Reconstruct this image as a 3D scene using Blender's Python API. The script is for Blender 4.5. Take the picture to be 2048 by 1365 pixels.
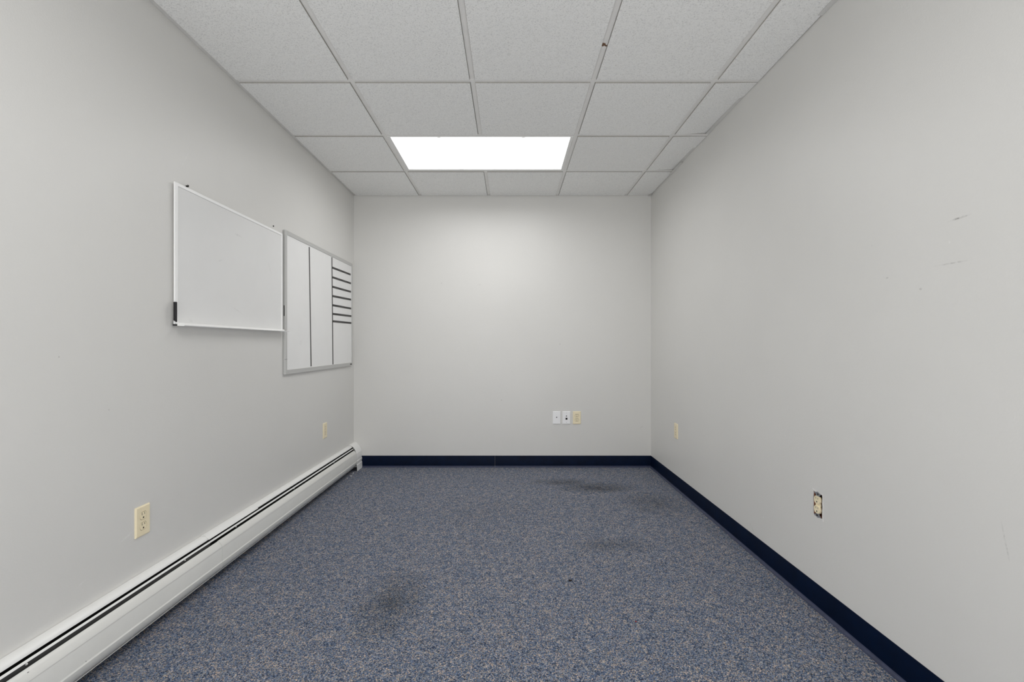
import bpy, bmesh, math, random
from mathutils import Vector, Matrix
random.seed(7)
for o in list(bpy.data.objects):
    bpy.data.objects.remove(o)
S = bpy.context.scene
C = S.collection

# ------------------------------------------------------------------ camera, world, exposure
XL, XR, YB, YF, ZC = -1.394, 1.258, 4.15, -2.60, 2.428     # room: left, right, far wall, near wall, ceiling
CAMZ = 1.098
cd = bpy.data.cameras.new('camera')
cam = bpy.data.objects.new('camera', cd)
C.objects.link(cam)
cam.location = (0, 0, CAMZ)
cam.rotation_euler = (math.pi / 2, 0, 0)
cd.sensor_width = 36
cd.lens = 36 * 930 / 2048
cd.shift_x = 4 / 2048
cd.shift_y = 6.5 / 2048
cd.clip_start = 0.01
S.camera = cam
W = bpy.data.worlds.new('world')
S.world = W
W.use_nodes = True
W.node_tree.nodes['Background'].inputs[0].default_value = (0.8, 0.82, 0.85, 1)
W.node_tree.nodes['Background'].inputs[1].default_value = 0.3
LAMP_FAR, LAMP_NEAR = 10.0, 7.0        # troffer lamp power
GLOW = 1.3                            # radiance of the diffuser sheet itself
SPREAD = 168                          # beam of the lens, degrees
FILL = 56.0                         # added fill light, unseen low behind the camera and tilted up
S.view_settings.view_transform = 'Standard'
S.view_settings.look = 'None'
S.view_settings.gamma = 1
S.view_settings.use_curve_mapping = False
S.view_settings.exposure = 0.0
S.cycles.max_bounces = 16
S.cycles.diffuse_bounces = 12
S.cycles.use_denoising = True
S.cycles.sample_clamp_indirect = 8
ld = bpy.data.lights.new('fill_light', 'AREA')
ld.shape = 'RECTANGLE'
ld.size, ld.size_y = 2.2, 1.5
ld.energy = FILL
ld.color = (1.0, 0.997, 0.995)
lo = bpy.data.objects.new('fill_light', ld)
C.objects.link(lo)
lo.location = ((XL + XR) / 2, YF + 1.6, .4)
lo.rotation_euler = (math.radians(90 + 25), 0, 0)


def fz(y):
    """height of the slightly out-of-level floor at depth y"""
    return 0.006 * (YB - y)


# ------------------------------------------------------------------ materials
def srgb(r, g, b):
    def f(c):
        c /= 255
        return c / 12.92 if c <= 0.04045 else ((c + 0.055) / 1.055) ** 2.4
    return (f(r), f(g), f(b), 1)


class NT:
    def __init__(s, name):
        s.m = bpy.data.materials.new(name)
        s.m.use_nodes = True
        s.t = s.m.node_tree
        s.b = s.t.nodes['Principled BSDF']

    def n(s, kind, **kw):
        nd = s.t.nodes.new(kind)
        for k, v in kw.items():
            setattr(nd, k, v)
        return nd

    def l(s, a, b):
        s.t.links.new(a, b)

    def pos(s):
        return s.n('ShaderNodeNewGeometry').outputs['Position']

    def noise(s, scale, detail=2, rough=0.5, vec=None):
        nd = s.n('ShaderNodeTexNoise')
        nd.inputs['Scale'].default_value = scale
        nd.inputs['Detail'].default_value = detail
        nd.inputs['Roughness'].default_value = rough
        s.l(vec or s.pos(), nd.inputs['Vector'])
        return nd.outputs[0]

    def ramp(s, x, stops):
        nd = s.n('ShaderNodeValToRGB')
        e = nd.color_ramp.elements
        while len(e) < len(stops):
            e.new(0.5)
        for el, (p, c) in zip(e, stops):
            el.position = p
            el.color = c
        s.l(x, nd.inputs[0])
        return nd.outputs[0]

    def rng(s, x, a, b, c, d):
        nd = s.n('ShaderNodeMapRange')
        for i, v in zip((1, 2, 3, 4), (a, b, c, d)):
            nd.inputs[i].default_value = v
        s.l(x, nd.inputs[0])
        return nd.outputs[0]

    def math(s, op, a, b=None, c=None):
        nd = s.n('ShaderNodeMath', operation=op)
        for i, v in enumerate((a, b, c)):
            if v is None:
                continue
            if isinstance(v, (int, float)):
                nd.inputs[i].default_value = v
            else:
                s.l(v, nd.inputs[i])
        return nd.outputs[0]

    def mix(s, fac, a, b):
        nd = s.n('ShaderNodeMix', data_type='RGBA')
        if isinstance(fac, (int, float)):
            nd.inputs[0].default_value = fac
        else:
            s.l(fac, nd.inputs[0])
        for i, v in ((6, a), (7, b)):
            if isinstance(v, tuple):
                nd.inputs[i].default_value = v
            else:
                s.l(v, nd.inputs[i])
        return nd.outputs[2]

    def bump(s, h, strength, dist):
        nd = s.n('ShaderNodeBump')
        nd.inputs['Strength'].default_value = strength
        nd.inputs['Distance'].default_value = dist
        s.l(h, nd.inputs['Height'])
        s.l(nd.outputs[0], s.b.inputs['Normal'])

    def ellipse(s, c, u, ru, v, rv, soft=0.0):
        """mask = 1 inside an ellipse around c with half axes ru along u and rv along v"""
        sub = s.n('ShaderNodeVectorMath', operation='SUBTRACT')
        s.l(s.pos(), sub.inputs[0])
        sub.inputs[1].default_value = c
        out = []
        for ax, r in ((u, ru), (v, rv)):
            d = s.n('ShaderNodeVectorMath', operation='DOT_PRODUCT')
            s.l(sub.outputs[0], d.inputs[0])
            d.inputs[1].default_value = Vector(ax) / r
            out.append(s.math('POWER', s.math('ABSOLUTE', d.outputs['Value']), 2.0))
        return s.rng(s.math('SQRT', s.math('ADD', *out)), soft, 1.0, 1.0, 0.0)

    def set(s, **kw):
        for k, v in kw.items():
            s.b.inputs[k.replace('_', ' ')].default_value = v
        return s


def plain(name, col, rough=0.5, metal=0.0, spec=0.5, grain=0.0, scale=60):
    t = NT(name).set(Base_Color=col, Roughness=rough, Metallic=metal)
    t.b.inputs['Specular IOR Level'].default_value = spec
    if grain:
        n = t.noise(scale, 4, 0.6)
        dark = tuple(c * (1 - grain) for c in col[:3]) + (1,)
        lite = tuple(min(1, c * (1 + grain)) for c in col[:3]) + (1,)
        t.l(t.ramp(n, [(0.3, dark), (0.7, lite)]), t.b.inputs['Base Color'])
    return t.m


WALLC = srgb(221, 220, 216.8)


def wall_material(name, marks):
    """satin paint; marks: (centre, u, half length, v, half width, strength, colour)"""
    t = NT(name).set(Roughness=0.42)
    t.b.inputs['Specular IOR Level'].default_value = 0.4
    n = t.noise(1.6, 3)
    col = t.mix(t.rng(n, 0.3, 0.7, 0, 1), tuple(c * 0.985 for c in WALLC[:3]) + (1,), tuple(c * 1.015 for c in WALLC[:3]) + (1,))
    brk = t.rng(t.noise(90, 3, 0.7), 0.42, 0.6, 0.15, 1)
    for c, u, ru, v, rv, st, mc in marks:
        m = t.math('MULTIPLY', t.math('MULTIPLY', t.ellipse(c, u, ru, v, rv), brk), st)
        col = t.mix(m, col, mc)
    t.l(col, t.b.inputs['Base Color'])
    # sparse tiny specks and roller stipple
    t.bump(t.math('ADD', t.noise(170, 3, 0.6), t.math('MULTIPLY', t.noise(9, 2), 2.0)), 0.12, 0.004)
    return t.m


GR, WH = srgb(95, 93, 92), srgb(245, 245, 243)


def streak(side, a, b, hw, st, c=GR):
    x = {'l': XL, 'r': XR}.get(side)
    if side == 'b':
        A, B = Vector((a[0], YB, a[1])), Vector((b[0], YB, b[1]))
        nrm = Vector((0, 1, 0))
    else:
        A, B = Vector((x, a[0], a[1])), Vector((x, b[0], b[1]))
        nrm = Vector((1, 0, 0))
    d = B - A
    u = d.normalized() if d.length > 1e-5 else Vector((0, 0, 1))
    return ((A + B) / 2, u, max(d.length / 2 * 1.15, hw), u.cross(nrm), hw, st, c)


M = {}
M['wall_left'] = wall_material('left wall paint', [
    streak('l', (1.66, .385), (1.735, .413), .006, .6, WH), streak('l', (1.6165, .87), (1.6165, .872), .004, .5),
    streak('l', (1.4373, 1.0578), (1.4373, 1.06), .004, .4), streak('l', (1.96, 1.83), (2.03, 1.95), .004, .25, WH),
    streak('l', (1.50, .315), (1.53, .325), .004, .5, WH)])
M['wall_right'] = wall_material('right wall paint', [
    streak('r', (1.3371, 1.4502), (1.2703, 1.4531), .0035, .8), streak('r', (1.3796, 1.3294), (1.2689, 1.3286), .003, .4),
    streak('r', (1.425, 1.265), (1.425, 1.269), .0055, .7), streak('r', (1.6159, 1.4403), (1.6159, 1.443), .004, .45),
    streak('r', (1.3325, 1.385), (1.330, 1.394), .0035, .8, WH), streak('r', (1.1902, .6424), (1.1711, .549), .003, .4),
    streak('r', (2.3076, .237), (2.3076, .241), .005, .9, WH), streak('r', (2.4476, .1663), (2.3876, .1198), .003, .4),
    streak('r', (1.5578, 1.3191), (1.545, 1.320), .003, .5), streak('r', (2.99, .933), (2.95, .937), .004, .5, WH)])
M['wall_back'] = wall_material('far wall paint', [
    streak('b', (-.611, 1.642), (-.611, 1.645), .007, .6), streak('b', (-.076, .598), (-.076, .601), .006, .6),
    streak('b', (.446, 1.09), (.446, 1.11), .004, .5), streak('b', (-.3, 1.625), (-.25, 1.63), .004, .3),
    streak('b', (1.16, .35), (1.19, .37), .008, .25)])
M['wall_front'] = wall_material('near wall paint', [])

# carpet: looped pile of navy, slate and tan yarn with worn, soiled patches
t = NT('loop carpet').set(Roughness=0.95)
t.b.inputs['Specular IOR Level'].default_value = 0.1
vo = t.n('ShaderNodeTexVoronoi', feature='F1')
vo.inputs['Scale'].default_value = 330
wob = t.n('ShaderNodeTexNoise')
wob.inputs['Scale'].default_value = 120
t.l(t.pos(), wob.inputs['Vector'])
wm = t.n('ShaderNodeVectorMath', operation='MULTIPLY_ADD')
t.l(wob.outputs[1], wm.inputs[0])
wm.inputs[1].default_value = (0.006, 0.006, 0)
t.l(t.pos(), wm.inputs[2])
t.l(wm.outputs[0], vo.inputs['Vector'])
sep = t.n('ShaderNodeSeparateColor')
t.l(vo.outputs['Color'], sep.inputs[0])
drift = t.math('ADD', sep.outputs[0], t.rng(t.noise(35, 3, 0.7), 0.3, 0.7, -0.14, 0.14))
yarn = t.ramp(drift, [(0.0, srgb(44, 54, 74)), (0.30, srgb(80, 96, 122)), (0.52, srgb(108, 120, 142)), (0.70, srgb(128, 136, 144)),
                      (0.85, srgb(156, 148, 142)), (1.0, srgb(184, 166, 150))])
yarn.node.color_ramp.interpolation = 'LINEAR'
soil = None
for c, ru, rv, st in (((.66, 3.55, 0), .36, .17, .85), ((.42, 3.69, 0), .30, .12, .8), ((.98, 3.2, 0), .24, .3, .5), ((-.50, 1.95, 0), .17, .32, .65),
                      ((.57, 2.52, 0), .27, .11, .5), ((-.2, 3.0, 0), .5, .35, .15)):
    e = t.math('MULTIPLY', t.math('MULTIPLY', t.ellipse(c, (1, 0, 0), ru, (0, 1, 0), rv), t.rng(t.noise(9, 4, 0.7), 0.3, 0.65, 0.3, 1)), st)
    soil = e if soil is None else t.math('MAXIMUM', soil, e)
lum = t.rng(sep.outputs[1], 0, 1, 0.58, 1.62)
vm = t.n('ShaderNodeVectorMath', operation='SCALE')
t.l(yarn, vm.inputs[0])
t.l(lum, vm.inputs['Scale'])
col = t.mix(soil, vm.outputs[0], srgb(44, 46, 47))
t.l(col, t.b.inputs['Base Color'])
t.bump(t.math('ADD', t.math('MULTIPLY', vo.outputs['Distance'], -1.0), t.math('MULTIPLY', t.noise(500, 2), 0.5)), 0.7, 0.003)
M['carpet'] = t.m

# mineral fibre ceiling tile
t = NT('mineral fibre tile').set(Roughness=0.9)
t.b.inputs['Specular IOR Level'].default_value = 0.15
n1 = t.noise(190, 3, 0.65)
oi = t.n('ShaderNodeObjectInfo')
base = t.ramp(n1, [(0.30, srgb(206, 206, 205)), (0.47, srgb(242, 242, 240)), (0.7, srgb(248, 248, 246))])
tint = t.mix(t.math('MULTIPLY', oi.outputs['Random'], 0.10), base, srgb(222, 221, 218))
t.l(tint, t.b.inputs['Base Color'])
t.bump(n1, 0.5, 0.002)
M['tile'] = t.m
M['tile_edge'] = plain('raw unpainted tile edge', srgb(176, 173, 167), 0.95, grain=0.2, scale=300)
M['tee'] = plain('white enamelled tee', srgb(234, 233, 230), 0.45, grain=0.03, scale=20)
M['angle'] = plain('dusty wall angle', srgb(214, 213, 210), 0.5, grain=0.06, scale=25)
M['void'] = plain('dark plenum', srgb(38, 37, 36), 0.95)
M['rust'] = plain('rusty steel', srgb(112, 84, 62), 0.8, grain=0.4, scale=400)
M['troffer'] = plain('white troffer frame', srgb(232, 232, 230), 0.4)
M['navy'] = plain('navy vinyl', srgb(0, 15, 40), 0.5, grain=0.25, scale=14, spec=0.1)
M['navy_toe'] = plain('dusty navy vinyl', srgb(54, 60, 84), 0.6, grain=0.2, scale=30)
M['enamel'] = plain('white enamel', srgb(242, 242, 240), 0.34, grain=0.015, scale=8)
M['panel_enamel'] = plain('darker white enamel', srgb(226, 226, 222), 0.36, grain=0.02, scale=8)  # front panels, a slightly darker white than the covers
M['black'] = plain('black interior', srgb(16, 16, 16), 0.8)
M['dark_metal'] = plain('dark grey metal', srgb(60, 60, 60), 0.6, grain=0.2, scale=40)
M['copper'] = plain('dull copper', srgb(120, 80, 58), 0.5, 0.8, grain=0.2)
M['ivory'] = plain('ivory plastic', srgb(246, 233, 200), 0.38, grain=0.02, scale=30)
M['ivory_dark'] = plain('brown inner plastic', srgb(84, 68, 44), 0.6)
M['slot'] = plain('slot black', srgb(20, 17, 14), 0.8)
M['white_plastic'] = plain('white plastic', srgb(247, 247, 248), 0.35)
M['steel'] = plain('galvanised steel', srgb(178, 180, 184), 0.38, 0.7, grain=0.25, scale=300)
M['box_brown'] = plain('rust brown outlet box', srgb(128, 66, 34), 0.75, grain=0.45, scale=160)
M['plaster'] = plain('crumbled plaster', srgb(222, 221, 219), 0.9, grain=0.12, scale=400)
M['alu'] = plain('pale aluminium', srgb(250, 250, 249), 0.36, 0.0)
M['alu_grey'] = plain('satin grey aluminium', srgb(196, 196, 194), 0.36, 0.25)
M['tape'] = plain('dark grey tape', srgb(62, 61, 60), 0.6)
M['black_plastic'] = plain('black plastic', srgb(22, 20, 24), 0.5)
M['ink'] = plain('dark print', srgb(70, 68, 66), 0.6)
M['screw'] = plain('dark screw', srgb(52, 50, 48), 0.5, 0.4)
M['bright_screw'] = plain('bright zinc screw', srgb(210, 210, 208), 0.3, 0.6)
M['crumb'] = plain('dark crumb', srgb(34, 28, 26), 0.9)
M['red_crumb'] = plain('red crumb', srgb(150, 56, 48), 0.8)


def board_material(name, col, marks):
    t = NT(name).set(Roughness=0.22)
    c = t.mix(t.rng(t.noise(3.5, 4, 0.6), 0.35, 0.7, 0, 1), col, tuple(x * 0.97 for x in col[:3]) + (1,))
    brk = t.rng(t.noise(70, 3, 0.7), 0.4, 0.6, 0.1, 1)
    for mk in marks:
        cc, u, ru, v, rv, st, mc = mk
        c = t.mix(t.math('MULTIPLY', t.math('MULTIPLY', t.ellipse(cc, u, ru, v, rv), brk), st), c, mc)
    t.l(c, t.b.inputs['Base Color'])
    return t.m


M['board_plain'] = board_material('enamelled whiteboard', srgb(233, 233, 232), [
    streak('l', (2.34, 1.655), (2.40, 1.65), .007, .35), streak('l', (2.20, 1.49), (2.25, 1.51), .005, .18),
    streak('l', (2.66, 1.57), (2.70, 1.50), .006, .2), streak('l', (2.30, 1.29), (2.42, 1.25), .004, .16),
    streak('l', (2.0, 1.2), (2.03, 1.2), .01, .14)])
M['board_ruled'] = board_material('ruled whiteboard enamel', srgb(240, 240, 239), [
    streak('l', (3.05, 1.1), (3.1, 1.12), .02, .1)])


def lamp_material(name, strength):
    t = NT(name).set(Base_Color=(0.9, 0.9, 0.9, 1), Roughness=0.5)
    t.b.inputs['Emission Color'].default_value = (1.0, 0.995, 0.99, 1)
    t.b.inputs['Emission Strength'].default_value = strength
    return t.m


# ------------------------------------------------------------------ mesh helpers
def mesh_from(bm, name, mat, parent=None, loc=None, smooth=False, **tags):
    me = bpy.data.meshes.new(name)
    bmesh.ops.recalc_face_normals(bm, faces=bm.faces[:])
    bm.to_mesh(me)
    bm.free()
    for m in (mat if isinstance(mat, (list, tuple)) else [mat]):
        me.materials.append(m)
    if smooth:
        me.polygons.foreach_set('use_smooth', [True] * len(me.polygons))
        me.set_sharp_from_angle(angle=math.radians(35))
    o = bpy.data.objects.new(name, me)
    C.objects.link(o)
    if loc:
        o.location = loc
    if parent:
        o.parent = parent
    for k, v in tags.items():
        o[k] = v
    return o


def box(bm, x0, x1, y0, y1, z0, z1, bevel=0.0, mi=0):
    vs = [bm.verts.new((x, y, z)) for x in (x0, x1) for y in (y0, y1) for z in (z0, z1)]
    fs = [bm.faces.new([vs[i] for i in f]) for f in ((0, 1, 3, 2), (4, 6, 7, 5), (0, 4, 5, 1), (2, 3, 7, 6), (0, 2, 6, 4), (1, 5, 7, 3))]
    for f in fs:
        f.material_index = mi
    if bevel:
        es = list({e for f in fs for e in f.edges})
        bmesh.ops.recalc_face_normals(bm, faces=fs)
        bmesh.ops.bevel(bm, geom=es, offset=bevel, segments=2, affect='EDGES', profile=0.5)
    return vs


def boxobj(name, mat, x0, x1, y0, y1, z0, z1, parent=None, bevel=0.0, **tags):
    bm = bmesh.new()
    box(bm, x0, x1, y0, y1, z0, z1, bevel)
    return mesh_from(bm, name, mat, parent, **tags)


def prism(bm, pts, axis, a, b, tilt=None):
    """extrude closed 2D outline pts between a and b along 'y' (pts = x,z) or 'x' (pts = y,z)"""
    def P(p, t):
        v = Vector((p[0], t, p[1])) if axis == 'y' else Vector((t, p[0], p[1]))
        if tilt:
            v.z += tilt(v.y)
        return v
    A = [bm.verts.new(P(p, a)) for p in pts]
    B = [bm.verts.new(P(p, b)) for p in pts]
    n = len(pts)
    for i in range(n):
        j = (i + 1) % n
        bm.faces.new((A[i], A[j], B[j], B[i]))
    bm.faces.new(A)
    bm.faces.new(list(reversed(B)))


def sheet_outline(line, t):
    """closed outline of a bent sheet of thickness t (offset to the right of the line)"""
    P = [Vector(p) for p in line]
    off = []
    for i, p in enumerate(P):
        ns = []
        for a, b in ((i - 1, i), (i, i + 1)):
            if a >= 0 and b < len(P):
                d = (P[b] - P[a]).normalized()
                ns.append(Vector((d.y, -d.x)))
        nn = sum(ns, Vector((0, 0)))
        nn.normalize()
        k = max(0.5, nn.dot(ns[0]))
        off.append(p - nn * (t / k))
    return [tuple(p) for p in P] + [tuple(p) for p in reversed(off)]


def sheet(bm, line, t, axis, a, b, tilt=None):
    out = sheet_outline(line, t)
    n = len(line)
    def P(p, tt):
        v = Vector((p[0], tt, p[1])) if axis == 'y' else Vector((tt, p[0], p[1]))
        if tilt:
            v.z += tilt(v.y)
        return v
    A = [bm.verts.new(P(p, a)) for p in out]
    B = [bm.verts.new(P(p, b)) for p in out]
    m = len(out)
    for i in range(m):
        j = (i + 1) % m
        bm.faces.new((A[i], A[j], B[j], B[i]))
    for i in range(n - 1):
        j = m - 1 - i
        bm.faces.new((A[i], A[i + 1], A[j - 1], A[j]))
        bm.faces.new((B[i], B[j], B[j - 1], B[i + 1]))


def holed(bm, outer, holes, y_front, y_back):
    """plate in the local xz plane, front face at y_front, with through holes"""
    start = set(bm.faces)
    edges = []
    for loop in [outer] + holes:
        vs = [bm.verts.new((p[0], y_front, p[1])) for p in loop]
        edges += [bm.edges.new((vs[i], vs[(i + 1) % len(vs)])) for i in range(len(vs))]
    r = bmesh.ops.triangle_fill(bm, use_beauty=True, use_dissolve=False, edges=edges)
    faces = [g for g in r['geom'] if isinstance(g, bmesh.types.BMFace)]
    ex = bmesh.ops.extrude_face_region(bm, geom=faces)
    for v in [g for g in ex['geom'] if isinstance(g, bmesh.types.BMVert)]:
        v.co.y = y_back
    # front faces survive: extrude_face_region keeps the originals unless told otherwise
    return faces


def arc(cx, cz, r, a0, a1, n):
    return [(cx + r * math.cos(math.radians(a0 + (a1 - a0) * i / n)), cz + r * math.sin(math.radians(a0 + (a1 - a0) * i / n))) for i in range(n + 1)]


def rrect(w, h, r, n=3, cx=0, cz=0):
    p = []
    for sx, sz, a in ((1, 1, 0), (-1, 1, 90), (-1, -1, 180), (1, -1, 270)):
        p += arc(cx + sx * (w / 2 - r), cz + sz * (h / 2 - r), r, a, a + 90, n)
    return p


def duplex_face(cx, cz, r, h, n=8):
    """round receptacle face with flat top and bottom"""
    a = math.degrees(math.asin(h / 2 / r))
    return arc(cx, cz, r, -a, a, n) + arc(cx, cz, r, 180 - a, 180 + a, n)


def empty(name, loc, rz=0, **tags):
    o = bpy.data.objects.new(name, None)
    C.objects.link(o)
    o.location = loc
    o.rotation_euler = (0, 0, rz)
    o.empty_display_size = 0.05
    for k, v in tags.items():
        o[k] = v
    return o


# ------------------------------------------------------------------ setting: floor and walls
bm = bmesh.new()
N = 24
prism(bm, [(YF - .1, -.12), (YB + .1, -.12), (YB + .1, fz(YB + .1)), (YF - .1, fz(YF - .1))], 'x', XL - .1, XR + .1)
mesh_from(bm, 'floor', M['carpet'], kind='structure', label='worn blue and tan speckled loop carpet')

boxobj('wall_left', M['wall_left'], XL - .1, XL, YF - .1, YB, -.02, ZC + .2, kind='structure')
boxobj('wall_back', M['wall_back'], XL - .1, XR + .1, YB, YB + .1, -.02, ZC + .2, kind='structure')
boxobj('wall_front', M['wall_front'], XL, XR, YF - .1, YF, -.02, ZC + .2, kind='structure')
# the right wall has a cut-out for the bare receptacle's box
BY0, BY1, BZ0, BZ1 = 1.872, 1.928, .394, .490
bm = bmesh.new()
rough = []
for (a, b), n in ((((BY0, BZ0), (BY1, BZ0)), 5), (((BY1, BZ0), (BY1, BZ1)), 8), (((BY1, BZ1), (BY0, BZ1)), 5), (((BY0, BZ1), (BY0, BZ0)), 8)):
    for i in range(n):
        k = i / n
        rough.append((a[0] + (b[0] - a[0]) * k + random.uniform(-.0012, .0012), a[1] + (b[1] - a[1]) * k + random.uniform(-.0016, .0016)))
holed(bm, [(YF - .1, -.02), (YB, -.02), (YB, ZC + .2), (YF - .1, ZC + .2)], [rough], 0, .1)
for v in bm.verts:
    v.co = Vector((XR + v.co.y, v.co.x, v.co.z))
mesh_from(bm, 'wall_right', M['wall_right'], kind='structure')

# ------------------------------------------------------------------ ceiling: slab, tees, wall angles, tiles
ceil = boxobj('ceiling', M['void'], XL, XR, YF, YB, ZC + .12, ZC + .2, kind='structure')
TX = [-.799, -.1894, .4202, 1.0298]
TY = [YB - .586 - .6096 * i for i in range(12)]         # 3.564, 2.954, 2.345, 1.735, 1.126, .516 ...
TY = [y for y in TY if y > YF + .1]
HW = .012                                               # half flange width
TZ = ZC                                                 # underside of the flanges


def tee(name, axis, c, a, b, dz=0):
    bm = bmesh.new()
    prof = [(c - HW, TZ + dz), (c + HW, TZ + dz), (c + HW, TZ + .0012 + dz), (c + .001, TZ + .0012 + dz), (c + .001, TZ + .035), (c - .001, TZ + .035),
            (c - .001, TZ + .0012 + dz), (c - HW, TZ + .0012 + dz)]
    prism(bm, prof, axis, a, b)
    return mesh_from(bm, name, M['tee'], ceil)


for y in TY:
    tee('main_tee', 'x', y, XL + .002, XR - .002)
ylines = [YB] + TY + [YF]
LIGHT_ROWS = (1, 5)                                     # rows that hold a troffer between tees 0 and 2
for r in range(len(ylines) - 1):
    y1, y0 = ylines[r], ylines[r + 1]
    a = y0 + (HW if r < len(ylines) - 2 else .002)
    b = y1 - (HW if r > 0 else .002)
    for i, x in enumerate(TX):
        if r in LIGHT_ROWS and i == 1:
            continue
        dx = random.uniform(-.0012, .0012)
        tee('cross_tee', 'y', x + dx, a, b, .0008)
# wall angles
def angle(x0, x1, y0, y1, dz=0.0, vert=None):
    bm = bmesh.new()
    box(bm, x0, x1, y0, y1, TZ - .0005 + dz, TZ + .0008 + dz)
    if vert == 'l':
        box(bm, x0, x0 + .001, y0, y1, TZ + dz, TZ + .022)
    elif vert == 'r':
        box(bm, x1 - .001, x1, y0, y1, TZ + dz, TZ + .022)
    elif vert == 'b':
        box(bm, x0, x1, y1 - .001, y1, TZ + dz, TZ + .022)
    return mesh_from(bm, 'wall_angle', M['angle'], ceil)


angle(XL + .0005, XL + .022, 3.03, YB - .001, 0, 'l')
angle(XL + .0005, XL + .023, YF + .001, 3.055, -.0012, 'l')
angle(XR - .021, XR - .0005, 3.60, YB - .001, .001, 'r')
angle(XR - .020, XR - .0005, 3.38, 3.62, -.0072, 'r')
angle(XR - .021, XR - .0005, 1.86, 3.40, .001, 'r')
angle(XR - .020, XR - .0005, YF + .001, 1.87, -.0068, 'r')
angle(XR - .03, XR - .004, YB - .05, YB - .002, -.0072, None)
angle(XL + .022, XR - .021, YB - .020, YB - .0005, .0004, 'b')

# lay-in tiles whose faces hang a little below the grid (reveal edge)
DROP = .0052
LIFT = {(1, 4): .013, (2, 4): .015, (0, 4): .004, (3, 4): .003}     # far right corner lifted, by (row, column)


def tile(x0, x1, y0, y1, r, c):
    bm = bmesh.new()
    sides = []
    jz = random.uniform(-.0008, .0008)
    z0 = TZ - DROP + jz
    e = .0008
    lo = [(x0 + e, y0 + e), (x1 - e, y0 + e), (x1 - e, y1 - e), (x0 + e, y1 - e)]
    mid = [(x0, y0), (x1, y0), (x1, y1), (x0, y1)]
    top = [(x0, y0), (x1, y0), (x1, y1), (x0, y1)]
    lift = [0, LIFT.get((r, c), 0) * .25, LIFT.get((r, c), 0), LIFT.get((r, c), 0) * .1]
    loops = []
    for pts, z in ((lo, z0), (mid, z0 + .0009), (top, z0 + .016)):
        loops.append([bm.verts.new((p[0], p[1], z + lift[i])) for i, p in enumerate(pts)])
    for A, B in zip(loops, loops[1:]):
        for i in range(4):
            bm.faces.new((A[i], A[(i + 1) % 4], B[(i + 1) % 4], B[i])).material_index = 1
    bm.faces.new(loops[0])
    bm.faces.new(list(reversed(loops[-1])))
    return mesh_from(bm, 'ceiling_tile', [M['tile'], M['tile_edge']], ceil)


xe = [XL + .0095] + TX + [XR - .001]
for r in range(len(ylines) - 1):
    y1, y0 = ylines[r], ylines[r + 1]
    a = y0 + (HW + .001 if r < len(ylines) - 2 else .004)
    b = y1 - (HW + .001 if r > 0 else .006)
    for c in range(5):
        if r in LIGHT_ROWS and c in (1, 2):
            continue
        x0 = xe[c] + (HW + .001 if c > 0 else .012)
        x1 = xe[c + 1] - (HW + .001 if c < 4 else .003)
        if c == 4 and r in (0,):
            x1 = XR - .012
        tile(x0, x1, a, b, r, c)

# rusty break across the cross tee near the camera
bm = bmesh.new()
yr = 930 * 1.33 / (689 - 90)
pts = [(-.0118, .004), (-.006, .0065), (-.001, .002), (.005, .006), (.0118, .0065), (.0118, .001), (.006, .0005), (.001, -.007), (-.005, -.0075), (-.0118, -.009)]
vs = [bm.verts.new((TX[2] + p[0], yr + p[1] * 1.6, TZ - .0004)) for p in pts]
f = bm.faces.new(vs)
g = bmesh.ops.extrude_face_region(bm, geom=[f])
for v in g['geom']:
    if isinstance(v, bmesh.types.BMVert):
        v.co.z += .0011
mesh_from(bm, 'rust_patch', M['rust'], ceil, label='brown rusted joint on white ceiling tee')


# ------------------------------------------------------------------ ceiling lights
DIFF = lamp_material('lit diffuser', GLOW)


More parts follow.
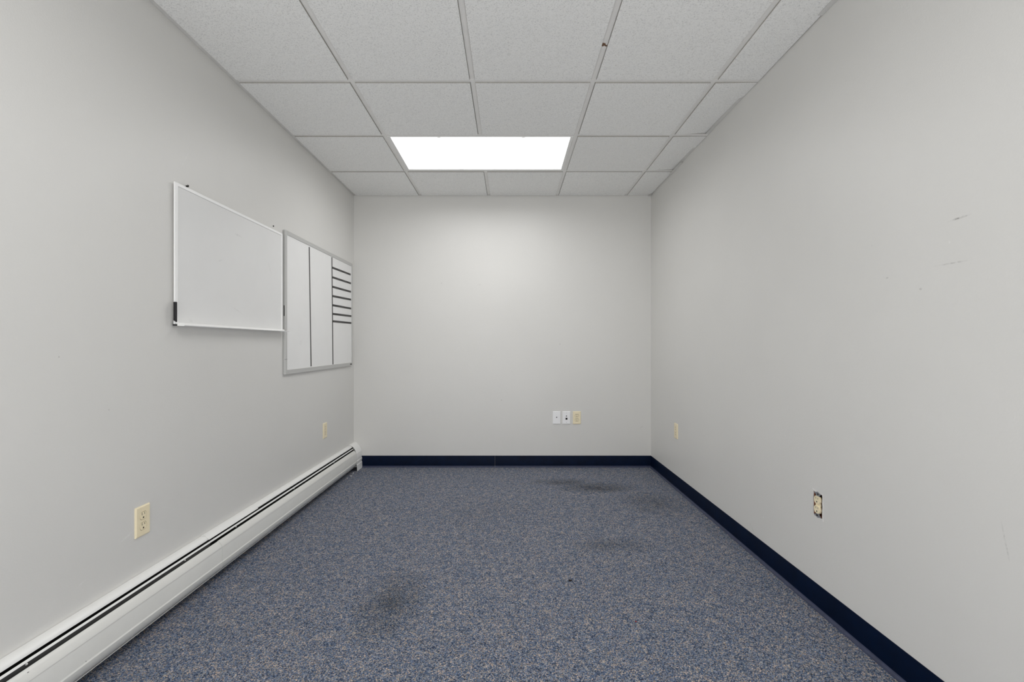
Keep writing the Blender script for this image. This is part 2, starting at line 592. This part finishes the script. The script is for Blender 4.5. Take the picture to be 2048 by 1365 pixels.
def troffer(ya, yb, power, label):
    x0, x1 = TX[0] + HW + .001, TX[2] - HW - .001
    y0, y1 = ya + HW + .001, yb - HW - .001
    root = empty('ceiling_light', ((x0 + x1) / 2, (y0 + y1) / 2, TZ - .005), label=label, category='ceiling light', group='recessed fluorescent ceiling lights')
    lx0, lx1, ly0, ly1 = x0 + .021, x1 - .021, y0 + .004, y1 - .029
    o = root.location
    bm = bmesh.new()
    zf = TZ - .0055
    def ring(px0, px1, py0, py1, z):
        return [bm.verts.new((x - o.x, y - o.y, z - o.z)) for x, y in ((px0, py0), (px1, py0), (px1, py1), (px0, py1))]
    loops = [ring(x0, x1, y0, y1, TZ + .02), ring(x0, x1, y0, y1, zf + .002), ring(x0 + .002, x1 - .002, y0 + .001, y1 - .002, zf), ring(lx0, lx1, ly0, ly1, zf),
             ring(lx0, lx1, ly0, ly1, TZ + .02)]
    for A, B in zip(loops, loops[1:]):
        for i in range(4):
            bm.faces.new((A[i], A[(i + 1) % 4], B[(i + 1) % 4], B[i]))
    fr = mesh_from(bm, 'frame', M['troffer'], root)
    bm = bmesh.new()
    box(bm, lx0 + .0004 - o.x, lx1 - .0004 - o.x, ly0 + .0004 - o.y, ly1 - .0004 - o.y, zf + .0015 - o.z, zf + .0045 - o.z)
    mesh_from(bm, 'diffuser', DIFF, root, label='glowing white diffuser panel')
    bm = bmesh.new()
    box(bm, x0 + .002 - o.x, x1 - .002 - o.x, y0 + .002 - o.y, y1 - .002 - o.y, TZ + .02 - o.z, TZ + .09 - o.z)
    mesh_from(bm, 'housing', M['troffer'], root)
    ll = bpy.data.lights.new('troffer_lamp', 'AREA')
    ll.shape = 'RECTANGLE'
    ll.size, ll.size_y = lx1 - lx0 - .01, ly1 - ly0 - .01
    ll.energy = power
    ll.spread = math.radians(SPREAD)
    ll.color = (1.0, 0.997, 0.992)
    lob = bpy.data.objects.new('lamp', ll)
    C.objects.link(lob)
    lob.parent = root
    lob.location = ((lx0 + lx1) / 2 - o.x, (ly0 + ly1) / 2 - o.y, zf - .002 - o.z)
    for cx in (lx0 + .31, lx0 + .85):
        bm = bmesh.new()
        box(bm, cx - .009 - o.x, cx + .009 - o.x, ly0 + .001 - o.y, ly0 + .008 - o.y, zf - .0006 - o.z, zf + .002 - o.z, .0004)
        mesh_from(bm, 'latch', M['troffer'], fr)
    bm = bmesh.new()
    box(bm, lx0 + .385 - o.x, lx0 + .41 - o.x, ly1 - .004 - o.y, ly1 + .001 - o.y, zf - .0006 - o.z, zf + .002 - o.z, .0004)
    mesh_from(bm, 'latch', M['troffer'], fr)


troffer(TY[1], TY[0], LAMP_FAR, 'lit rectangular recessed ceiling light panel near the far wall')
troffer(TY[5], TY[4], LAMP_NEAR, 'lit rectangular recessed ceiling light panel above the camera, outside the photograph')

# ------------------------------------------------------------------ vinyl baseboards
def vinyl_profile(h, z0=0.0):
    return [(.0, h), (.0022, h), (.0030, h - .0012), (.0030, .013)], [(.0030, .013), (.0042, .0085), (.008, .0055), (.0135, .0035), (.0145, .0015), (.0145, -.004), (0, -.004), (0, .013)]


def base_piece(wall, a, b, parent):
    body, toe = vinyl_profile(.1035)
    body = body + [(0, .013)]
    for nm, prof, mat in (('vinyl_strip', body, M['navy']), ('toe', toe, M['navy_toe'])):
        bm = bmesh.new()
        if wall == 'b':
            prism(bm, [(YB - p[0], p[1]) for p in prof], 'x', a, b, fz)
        else:
            prism(bm, [(XR - p[0], p[1]) for p in prof], 'y', a, b, fz)
        o = mesh_from(bm, nm, mat, parent if nm == 'vinyl_strip' else last, smooth=True)
        last = o


bb = empty('baseboard_back', (0, YB, 0), kind='structure', label='navy vinyl cove base along the far wall')
br = empty('baseboard_right', (XR, 0, 0), kind='structure', label='navy vinyl cove base along the right wall')


def unparent_fix(o, root):
    o.matrix_parent_inverse = Matrix.Translation(-root.location)


base_piece('b', XL + .072, -.1345, bb)
base_piece('b', -.1335, XR - .0002, bb)
base_piece('r', YF + .001, .62, br)
base_piece('r', .621, YB - .003, br)
for root in (bb, br):
    for ch in root.children:
        unparent_fix(ch, root)

# ------------------------------------------------------------------ baseboard heater on the left wall
HL, HN = 4.03, YF + .05                                  # far end of the covers, near end
SP = 2.12                                                # where the two cover sections lap
hr = empty('baseboard_heater', (XL, 1.5, fz(1.5)), label='long white metal baseboard heater along the foot of the left wall', category='heater')


def hpart(name, mat, build, parent=None, smooth=True, **tags):
    bm = bmesh.new()
    build(bm)
    for v in bm.verts:                                   # local profile (distance from wall, height) to the room, following the floor
        v.co = Vector((XL + v.co.x, v.co.y, v.co.z + fz(v.co.y))) - hr.location
    return mesh_from(bm, name, mat, parent or hr, smooth=smooth, **tags)


TOP = [(.0012, .2185), (.012, .2185), (.020, .2165), (.027, .2115), (.0312, .2062), (.0318, .2022)]
TOPW = TOP[:-2] + [(.0325, .2060), (.0352, .2022)]
FRONT = [(.0415, .169), (.0478, .1768), (.0520, .1748), (.0580, .1675), (.0632, .1595), (.0668, .1520), (.0670, .1508), (.0658, .1500), (.0658, .1472), (.0663, .1462), (.0662, .088), (.0668, .085),
         (.0692, .0825), (.0690, .079), (.0665, .068), (.0615, .056), (.0555, .0475), (.0505, .0450)]


def off(line, d):
    P = [Vector(p) for p in line]
    out = []
    for i, p in enumerate(P):
        a, b = P[max(0, i - 1)], P[min(len(P) - 1, i + 1)]
        t_ = (b - a).normalized()
        out.append(tuple(p + Vector((-t_.y, t_.x)) * d))
    return out


hpart('back_plate', M['black'], lambda bm: box(bm, .0006, .0016, HN, HL + .1, .012, .2165), smooth=False)  # coloured black to stand in for the shade inside the heater
hpart('heating_element', M['black'], lambda bm: box(bm, .004, .060, HN + .02, HL, .055, .150), smooth=False)
hpart('top_cover', M['enamel'], lambda bm: sheet(bm, TOP, .0009, 'y', HN, SP + .05))
hpart('top_cover', M['enamel'], lambda bm: sheet(bm, off(TOP[:-2] + [(.0302, .2078), (.0306, .2045)], .0013), .0009, 'y', SP + .35, HL))
hpart('splice_plate', M['enamel'], lambda bm: sheet(bm, off(TOPW, .0022), .0009, 'y', SP - .025, SP + .385))
VANE = [(.0372, .1948), (.0400, .1922), (.0412, .1890)]
hpart('damper_vane', M['enamel'], lambda bm: sheet(bm, VANE, .0009, 'y', HN, SP + .03))
hpart('damper_vane', M['enamel'], lambda bm: sheet(bm, off(VANE, .001), .0009, 'y', SP - .0, HL))
hpart('shaded_vane_lip', M['dark_metal'], lambda bm: sheet(bm, [(.0400, .1890), (.0395, .181), (.0375, .172)], .0008, 'y', HN, SP - .02))  # shade on the vane's lower part put in as dark grey
fn = hpart('front_panel', M['panel_enamel'], lambda bm: sheet(bm, FRONT, .0009, 'y', HN, SP + .06))
ff = hpart('front_panel', M['panel_enamel'], lambda bm: sheet(bm, off(FRONT, .0014), .0009, 'y', SP + .022, HL))
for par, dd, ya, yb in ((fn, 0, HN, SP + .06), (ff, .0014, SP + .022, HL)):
    hpart('crease_shade', M['ink'], lambda bm: box(bm, .0655 + dd, .0662 + dd, ya + .001, yb - .0005, .1474, .1498), par, smooth=False)  # dark strip painting in the shadow line along the panel crease
hpart('bottom_rail', M['enamel'], lambda bm: sheet(bm, [(.036, .036), (.0470, .0345), (.0475, .0335)], .0009, 'y', HN, HL), smooth=False)
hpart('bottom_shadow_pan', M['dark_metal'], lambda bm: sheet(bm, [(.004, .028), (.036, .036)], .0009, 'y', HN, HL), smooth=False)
CAP = [(.0006, .2235), (.011, .2235), (.021, .2215), (.031, .2165), (.0405, .2085), (.0490, .198), (.057, .185), (.0635, .171), (.0682, .156), (.0700, .150), (.0694, .1485),
       (.0702, .142), (.0712, .090), (.0745, .086), (.0745, .083), (.0715, .064), (.0712, .056), (.0745, .052), (.0765, .0005)]


def cap(bm):
    sheet(bm, CAP, .0012, 'y', HL - .022, YB - .0035)
    # slotted near end: the cap laps over the covers above and below the grille
    prism(bm, [(.0008, .222)] + CAP[1:12] + [(.069, .10), (.0008, .10)], 'y', YB - .012, YB - .004)


hpart('end_cap', M['enamel'], cap)
for y in (.60, 1.30, 1.934, 2.294, 2.909, 3.572):
    def scr(bm, y=y):
        c = Vector((.0425, y, .1862))
        bmesh.ops.create_cone(bm, cap_ends=True, segments=10, radius1=.0032, radius2=.0024, depth=.003,
                              matrix=Matrix.Translation(c) @ Matrix.Rotation(math.radians(50), 4, 'Y'))
    hpart('damper_screw', M['bright_screw'], scr)


def nick(name, pts, mat, parent, d):
    def b(bm):
        for (u, y, z, ry, rz) in pts:
            vs = []
            for k in range(7):
                a = k / 7 * 2 * math.pi
                q = random.uniform(.7, 1.2)
                vs.append(bm.verts.new((u + d, y + ry * q * math.cos(a), z + rz * q * math.sin(a))))
            f_ = bm.faces.new(vs)
            g_ = bmesh.ops.extrude_face_region(bm, geom=[f_])
            for v in g_['geom']:
                if isinstance(v, bmesh.types.BMVert):
                    v.co.x -= .0008
    hpart(name, mat, b, parent, smooth=False)


# chips in the enamel
nick('paint_chip', [(.0570, 1.290, .1690, .003, .003)], M['ink'], fn, .0006)
nick('paint_chip', [(.0668, 1.455, .0880, .002, .0022)], M['ink'], fn, .0004)
nick('paint_chip', [(.0662, 1.93, .116, .009, .0015)], M['ink'], fn, .0004)
nick('paint_chip', [(.0690, 2.20, .0815, .012, .0012)], M['ink'], ff, .0018)

# ------------------------------------------------------------------ outlets and wall plates
def plate_body(bm, holes, w=.070, h=.114, t=.0058):
    b = .0040
    holed(bm, rrect(w - 2 * b, h - 2 * b, .001, 2), holes, -t, -t + .002)
    A = rrect(w - 2 * b, h - 2 * b, .001, 2)
    B = rrect(w, h, .0015, 2)
    va = [bm.verts.new((p[0], -t, p[1])) for p in A]
    vb = [bm.verts.new((p[0], -t + .0030, p[1])) for p in B]
    vc = [bm.verts.new((p[0], -.0002, p[1])) for p in B]
    n = len(A)
    for P, Q in ((va, vb), (vb, vc)):
        for i in range(n):
            j = (i + 1) % n
            bm.faces.new((P[i], P[j], Q[j], Q[i]))
    bmesh.ops.remove_doubles(bm, verts=bm.verts[:], dist=1e-5)


def slots(cz):
    L = [(-.0078, cz + .0026), (-.0050, cz + .0026), (-.0050, cz + .0116), (-.0078, cz + .0116)]
    R = [(.0050, cz + .0034), (.0076, cz + .0034), (.0076, cz + .0110), (.0050, cz + .0110)]
    G = arc(0, cz - .0066, .0031, 0, 180, 5) + [(-.0031, cz - .0100), (.0031, cz - .0100)]
    return [L, R, G]


def disc(bm, cx, cz, r, y0, y1, n=12):
    pts = arc(cx, cz, r, 0, 360 - 360 / n, n - 1)
    A = [bm.verts.new((p[0], y0, p[1])) for p in pts]
    B = [bm.verts.new((p[0], y1, p[1])) for p in pts]
    for i in range(n):
        bm.faces.new((A[i], A[(i + 1) % n], B[(i + 1) % n], B[i]))
    bm.faces.new(A)
    bm.faces.new(list(reversed(B)))


def local(name, mat, build, parent, smooth=False, **tags):
    bm = bmesh.new()
    build(bm)
    return mesh_from(bm, name, mat, parent, smooth=smooth, **tags)


ROT = {'b': 0, 'l': math.pi / 2, 'r': -math.pi / 2}


def duplex(wall, loc, label):
    root = empty('wall_outlet', loc, ROT[wall], label=label, category='outlet', group='ivory duplex wall outlets')
    CZ = (.0195, -.0195)
    local('cover_plate', M['ivory'], lambda bm: plate_body(bm, [duplex_face(0, cz, .0178, .0298) for cz in CZ] + [arc(0, 0, .0022, 0, 330, 11)]), root)
    local('backing', M['ivory_dark'], lambda bm: box(bm, -.030, .030, -.0024, -.0004, -.05, .05), root)
    for cz in CZ:
        rc = local('receptacle', M['ivory'], lambda bm: holed(bm, duplex_face(0, cz, .0162, .0270), slots(cz), -.0062, -.0036), root)
        local('slot_recess', M['slot'], lambda bm: box(bm, -.0085, .0085, -.0059, -.0045, cz - .0105, cz + .0125), rc)
    local('screw', M['ivory'], lambda bm: disc(bm, 0, 0, .0018, -.0060, -.0030), root)
    return root


duplex('l', (XL, 1.761, .430), 'ivory duplex outlet low on the left wall above the near part of the heater')
duplex('l', (XL, 3.497, .449), 'small-looking ivory duplex outlet on the left wall close to the far corner')
duplex('b', (.596, YB, .4425), 'ivory duplex outlet on the far wall, right of two white plates')
duplex('r', (XR, 3.516, .4415), 'ivory duplex outlet on the right wall close to the far corner')

# white plate with a single cable jack
root = empty('cable_plate', (.416, YB, .4425), 0, label='white wall plate with one small central cable jack, leftmost of three on far wall', category='wall plate', group='white wall plates')
local('cover_plate', M['white_plastic'], lambda bm: plate_body(bm, [arc(0, .0035, .0052, 0, 330, 11)]), root)
local('cable_jack', M['dark_metal'], lambda bm: (disc(bm, 0, .0035, .0048, -.0068, -.001), disc(bm, 0, .0035, .0026, -.0085, -.006)), root, label='dark round cable jack')
for s in (-1, 1):
    local('screw', M['white_plastic'], lambda bm: disc(bm, 0, .041 * s, .0024, -.0066, -.002), root)
# white plate with two jacks
root = empty('data_plate', (.5035, YB, .4425), 0, label='white wall plate with a round jack above a square socket, middle of three plates', category='wall plate', group='white wall plates')
SQ = [(-.0085, -.0175), (.0085, -.0175), (.0085, -.0005), (-.0085, -.0005)]
local('cover_plate', M['white_plastic'], lambda bm: plate_body(bm, [arc(0, .0155, .0052, 0, 330, 11), SQ]), root)
local('backing', M['slot'], lambda bm: box(bm, -.012, .012, -.0016, -.0006, -.021, .003), root)
local('cable_jack', M['dark_metal'], lambda bm: (disc(bm, 0, .0155, .0046, -.0068, -.001), disc(bm, 0, .0155, .0024, -.0078, -.006)), root, label='dark round jack')
local('square_socket', M['slot'], lambda bm: holed(bm, [(p[0] * .98, -.009 + (p[1] + .009) * .98) for p in SQ], [rrect(.011, .009, .0008, 2, 0, -.0085)], -.0054, -.002), root, label='black square data socket')
for s in (-1, 1):
    local('screw', M['steel'], lambda bm: disc(bm, 0, .0415 * s, .0024, -.0066, -.002), root)

# receptacle whose cover plate is missing
BC = Vector((XR, (BY0 + BY1) / 2, (BZ0 + BZ1) / 2))
root = empty('bare_receptacle', BC, ROT['r'], label='ivory duplex receptacle without cover plate in a rusty box on right wall', category='outlet')
w2, h2 = (BY1 - BY0) / 2 - .0022, (BZ1 - BZ0) / 2 - .0026


def obox(bm):
    t_ = .0016
    box(bm, -w2, w2, .045, .047, -h2, h2)
    for s in (-1, 1):
        box(bm, s * w2 - t_ / 2, s * w2 + t_ / 2, .002, .045, -h2, h2)
        box(bm, -w2, w2, .002, .045, s * h2 - t_ / 2, s * h2 + t_ / 2)


local('outlet_box', M['box_brown'], obox, root, label='rust brown metal outlet box')
local('body', M['ivory_dark'], lambda bm: box(bm, -.0165, .0165, .004, .030, -.034, .034, .002), root)
CZ = (.0195, -.0195)
local('bridge', M['ivory'], lambda bm: box(bm, -.0145, .0145, -.0005, .006, -.006, .006, .001), root)
for cz in CZ:
    rc = local('receptacle', M['ivory'], lambda bm: (holed(bm, duplex_face(0, cz, .0175, .0300), slots(cz), -.0048, .004)), root)
    local('slot_recess', M['slot'], lambda bm: box(bm, -.0085, .0085, -.0045, -.0020, cz - .0105, cz + .0125), rc)


YOKE = [(-.010, .033), (.010, .033), (.0115, .041), (.019, .0435), (.019, .0485), (.007, .0495), (.004, .0525), (-.004, .0525), (-.007, .0495), (-.019, .0485), (-.019, .0435), (-.0115, .041)]
for s in (-1, 1):
    local('yoke', M['steel'], lambda bm: holed(bm, [(p[0], s * p[1]) for p in YOKE], [arc(0, s * .0435, .0022, 0, 315, 7)], -.0014, -.0002), root, label='galvanised mounting strap end')
for s in (-1, 1):
    local('screw', M['screw'], lambda bm: disc(bm, .003 * s, .0435 * s, .0034, -.0034, 0), root)


def crumble(bm):
    pts = [(p[0] - BC.y, p[1] - BC.z) for p in rough]
    outer = []
    for p in pts:
        d = Vector(p)
        outer.append(tuple(d * (1 + random.uniform(.05, .15) * (1.3 if abs(p[0]) > abs(p[1]) * .55 else .5))))
    pts = [(-p[0], p[1]) for p in pts]
    outer = [(-p[0], p[1]) for p in outer]
    holed(bm, outer, [pts], -.0011, .0005)


local('plaster_rim', M['plaster'], crumble, root, label='pale chipped plaster rim')

# ------------------------------------------------------------------ whiteboards on the left wall
def board(name, y0, y1, z0, z1, dep, fw, back, face_mat, frame_mat, label, group):
    """framed board; local x = along the wall (depth), z up, front towards -y; fw = widths left, right, top, bottom"""
    yc, zc = (y0 + y1) / 2, (z0 + z1) / 2
    w, h = (y1 - y0) / 2, (z1 - z0) / 2
    root = empty(name, (XL, yc, zc), math.pi / 2, label=label, category='whiteboard', group=group)
    # with rz=90: local +x -> world +y ; local -y -> world +x
    L, R, T, B = fw
    local('writing_surface', face_mat, lambda bm: box(bm, -w + L * .5, w - R * .5, -dep + .0035, -dep + .0050, -h + B * .5, h - T * .5), root)
    local('backing_board', M['dark_metal'], lambda bm: box(bm, -w + L * .7, w - R * .7, -dep + .0054, -.0006, -h + B * .7, h - T * .7), root)

    def rail(nm, x0, x1, z0_, z1_, cut):
        bm = bmesh.new()
        bev = .0016
        box(bm, x0, x1, -dep, back, z0_, z1_, bev)
        return mesh_from(bm, nm, frame_mat, root)
    rail('frame_left', -w, -w + L, -h, h, 0)
    rail('frame_right', w - R, w, -h, h, 0)
    rail('frame_top', -w + L + .0003, w - R - .0003, h - T, h, 0)
    rail('frame_bottom', -w + L + .0003, w - R - .0003, -h, -h + B, 0)
    return root, w, h


b1, w, h = board('whiteboard', 1.916, 2.826, 1.176, 1.770, .0135, (.019, .013, .0135, .011), -.0070, M['board_plain'], M['alu'],
                 'plain white dry-erase board in thin silver frame, the nearer and higher board', 'whiteboards on the left wall')


def tray(bm):
    out = sheet_outline([(-.0135, -h + .012), (-.0150, -h + .0005), (-.042, -h - .0008), (-.045, -h + .002)], .0016)
    A = [bm.verts.new((-w + .012, p[0], p[1])) for p in out]
    B = [bm.verts.new((w + .02, p[0], p[1])) for p in out]
    m = len(out)
    for i in range(m):
        bm.faces.new((A[i], A[(i + 1) % m], B[(i + 1) % m], B[i]))
    for i in range(3):
        bm.faces.new((A[i], A[i + 1], A[m - 2 - i], A[m - 1 - i]))
        bm.faces.new((B[m - 1 - i], B[m - 2 - i], B[i + 1], B[i]))


local('tray', M['alu'], tray, b1)
local('corner_cap', M['dark_metal'], lambda bm: box(bm, -w - .0012, -w + .014, -.0145, -.004, -h - .0022, -h + .006, .002), b1, label='dark worn corner cap')
local('corner_cap', M['alu'], lambda bm: box(bm, -w - .0012, -w + .0205, -.0150, -.007, -h + .006, -h + .0165, .0015), b1)
local('printed_mark', M['ink'], lambda bm: box(bm, w - .055, w - .034, -.0139, -.0130, -h + .0035, -h + .0070), b1, label='tiny dark printed mark')

b2, w, h = board('whiteboard', 2.8535, 4.076, .9110, 1.8030, .0150, (.026, .024, .026, .028), -.0010, M['board_ruled'], M['alu_grey'],
                 'white board ruled with black tape lines in grey frame, beside the far corner', 'whiteboards on the left wall')


def tp(name, y0a, za, y1a, zb, wid):
    """a strip of tape from (depth, height) a to b"""
    a, b = Vector((y0a - b2.location.y, 0, za - b2.location.z)), Vector((y1a - b2.location.y, 0, zb - b2.location.z))
    d = (b - a).normalized()
    n_ = Vector((-d.z, 0, d.x)) * wid / 2
    bm = bmesh.new()
    f_ = bm.faces.new([bm.verts.new(p) for p in (a - n_, b - n_, b + n_, a + n_)])
    g_ = bmesh.ops.extrude_face_region(bm, geom=[f_])
    for v in bm.verts:
        v.co.y = -.0115
    for v in g_['geom']:
        if isinstance(v, bmesh.types.BMVert):
            v.co.y = -.0119
    mesh_from(bm, name, M['tape'], b2)


tp('tape_strip', 3.2015, 1.7678, 3.2317, .9442, .016)
tp('tape_strip', 3.609, 1.7735, 3.631, .9400, .018)
for a_, b_ in (((3.618, 1.6948), (4.032, 1.7025)), ((3.618, 1.6199), (4.041, 1.6274)), ((3.619, 1.5459), (4.041, 1.554)), ((3.620, 1.4738), (4.044, 1.486)),
               ((3.621, 1.4025), (4.047, 1.4087)), ((3.627, 1.3349), (4.051, 1.3429)), ((3.621, 1.2774), (4.051, 1.2828))):
    tp('tape_strip', *a_, *b_, .0165)
local('slotted_hole', M['black'], lambda bm: box(bm, -w - .0006, -w + .001, -.0105, -.0055, -.085, -.020, .0003), b2, label='dark slot in the frame side')
local('frame_joint', M['ink'], lambda bm: box(bm, -w - .0003, -w + .026, -.0153, -.0100, -h + .0930, -h + .0945), b2, label='thin joint across the frame')
local('printed_mark', M['ink'], lambda bm: box(bm, w - .065, w - .022, -.0156, -.0147, -h + .010, -h + .019), b2, label='tiny dark printed mark')

# slim black block on the left edge of the plain board
bm = bmesh.new()
box(bm, -.0042, .0034, -.0240, -.0122, -.0415, .0415, .0016)
for v in bm.verts:
    if v.co.z < -.02 and v.co.y > -.018:
        v.co.z += .006
o = mesh_from(bm, 'board_eraser', M['black_plastic'], None, loc=(XL, 1.9120, 1.231),
              label='slim black block against the lower left edge of the plain whiteboard', category='eraser')
o.rotation_euler = (0, 0, math.pi / 2)
# screws in the wall above the plain board
def wall_screw(y, z, r, length, label, hook):
    bm = bmesh.new()
    mt = Matrix.Translation((length / 2, 0, 0)) @ Matrix.Rotation(math.pi / 2, 4, 'Y')
    bmesh.ops.create_cone(bm, cap_ends=True, segments=12, radius1=r, radius2=r * .8, depth=length, matrix=mt)
    if hook:
        box(bm, .0, .002, -.0045, .0045, -.007, .004, .0006)
        box(bm, length - .002, length, -.004, .004, -.003, .006, .0006)
    mesh_from(bm, 'wall_screw', M['screw'], None, loc=(XL, y, z), label=label, category='screw')


wall_screw(2.004, 1.779, .0035, .008, 'dark screw hook in the wall over the upper left of the plain board', True)
wall_screw(2.737, 1.794, .0042, .004, 'small dark screw head in the wall over the plain board\'s upper right', False)

# ------------------------------------------------------------------ litter on the carpet
def bit(name, x, y, r, hgt, mat, label, cat, group=None, seed=0):
    rr = random.Random(seed)
    bm = bmesh.new()
    bmesh.ops.create_icosphere(bm, subdivisions=1, radius=1)
    for v in bm.verts:
        q = rr.uniform(.65, 1.15)
        v.co = Vector((v.co.x * r * q * 1.3, v.co.y * r * q, v.co.z * hgt * q))
    o = mesh_from(bm, name, mat, None, loc=(x, y, fz(y) + hgt * .6), label=label, category=cat)
    if group:
        o['group'] = group


bit('crumb', .275, 2.1305, .0075, .005, M['crumb'], 'small dark brown crumb on the carpet in the middle of the room', 'crumb', seed=3)
bit('red_crumb', .491, 1.813, .0035, .003, M['red_crumb'], 'tiny red crumb on the carpet in the near part of the room', 'crumb', seed=4)
for i, (x, y, r, lb) in enumerate(((-1.330, 3.80, .006, 'small white flake on the carpet beside the heater, farthest of four from its end cap'),
                                   (-1.322, 3.865, .0075, 'largest of four white flakes on the carpet beside the far part of the heater'),
                                   (-1.326, 3.925, .0045, 'smallest of four white flakes on the carpet beside the far part of the heater'),
                                   (-1.333, 3.955, .006, 'small white flake on the carpet beside the heater, nearest its end cap'))):
    bit('paint_flake', x, y, r, .0025, M['plaster'], lb, 'paint flake', 'white flakes beside the heater', seed=10 + i)
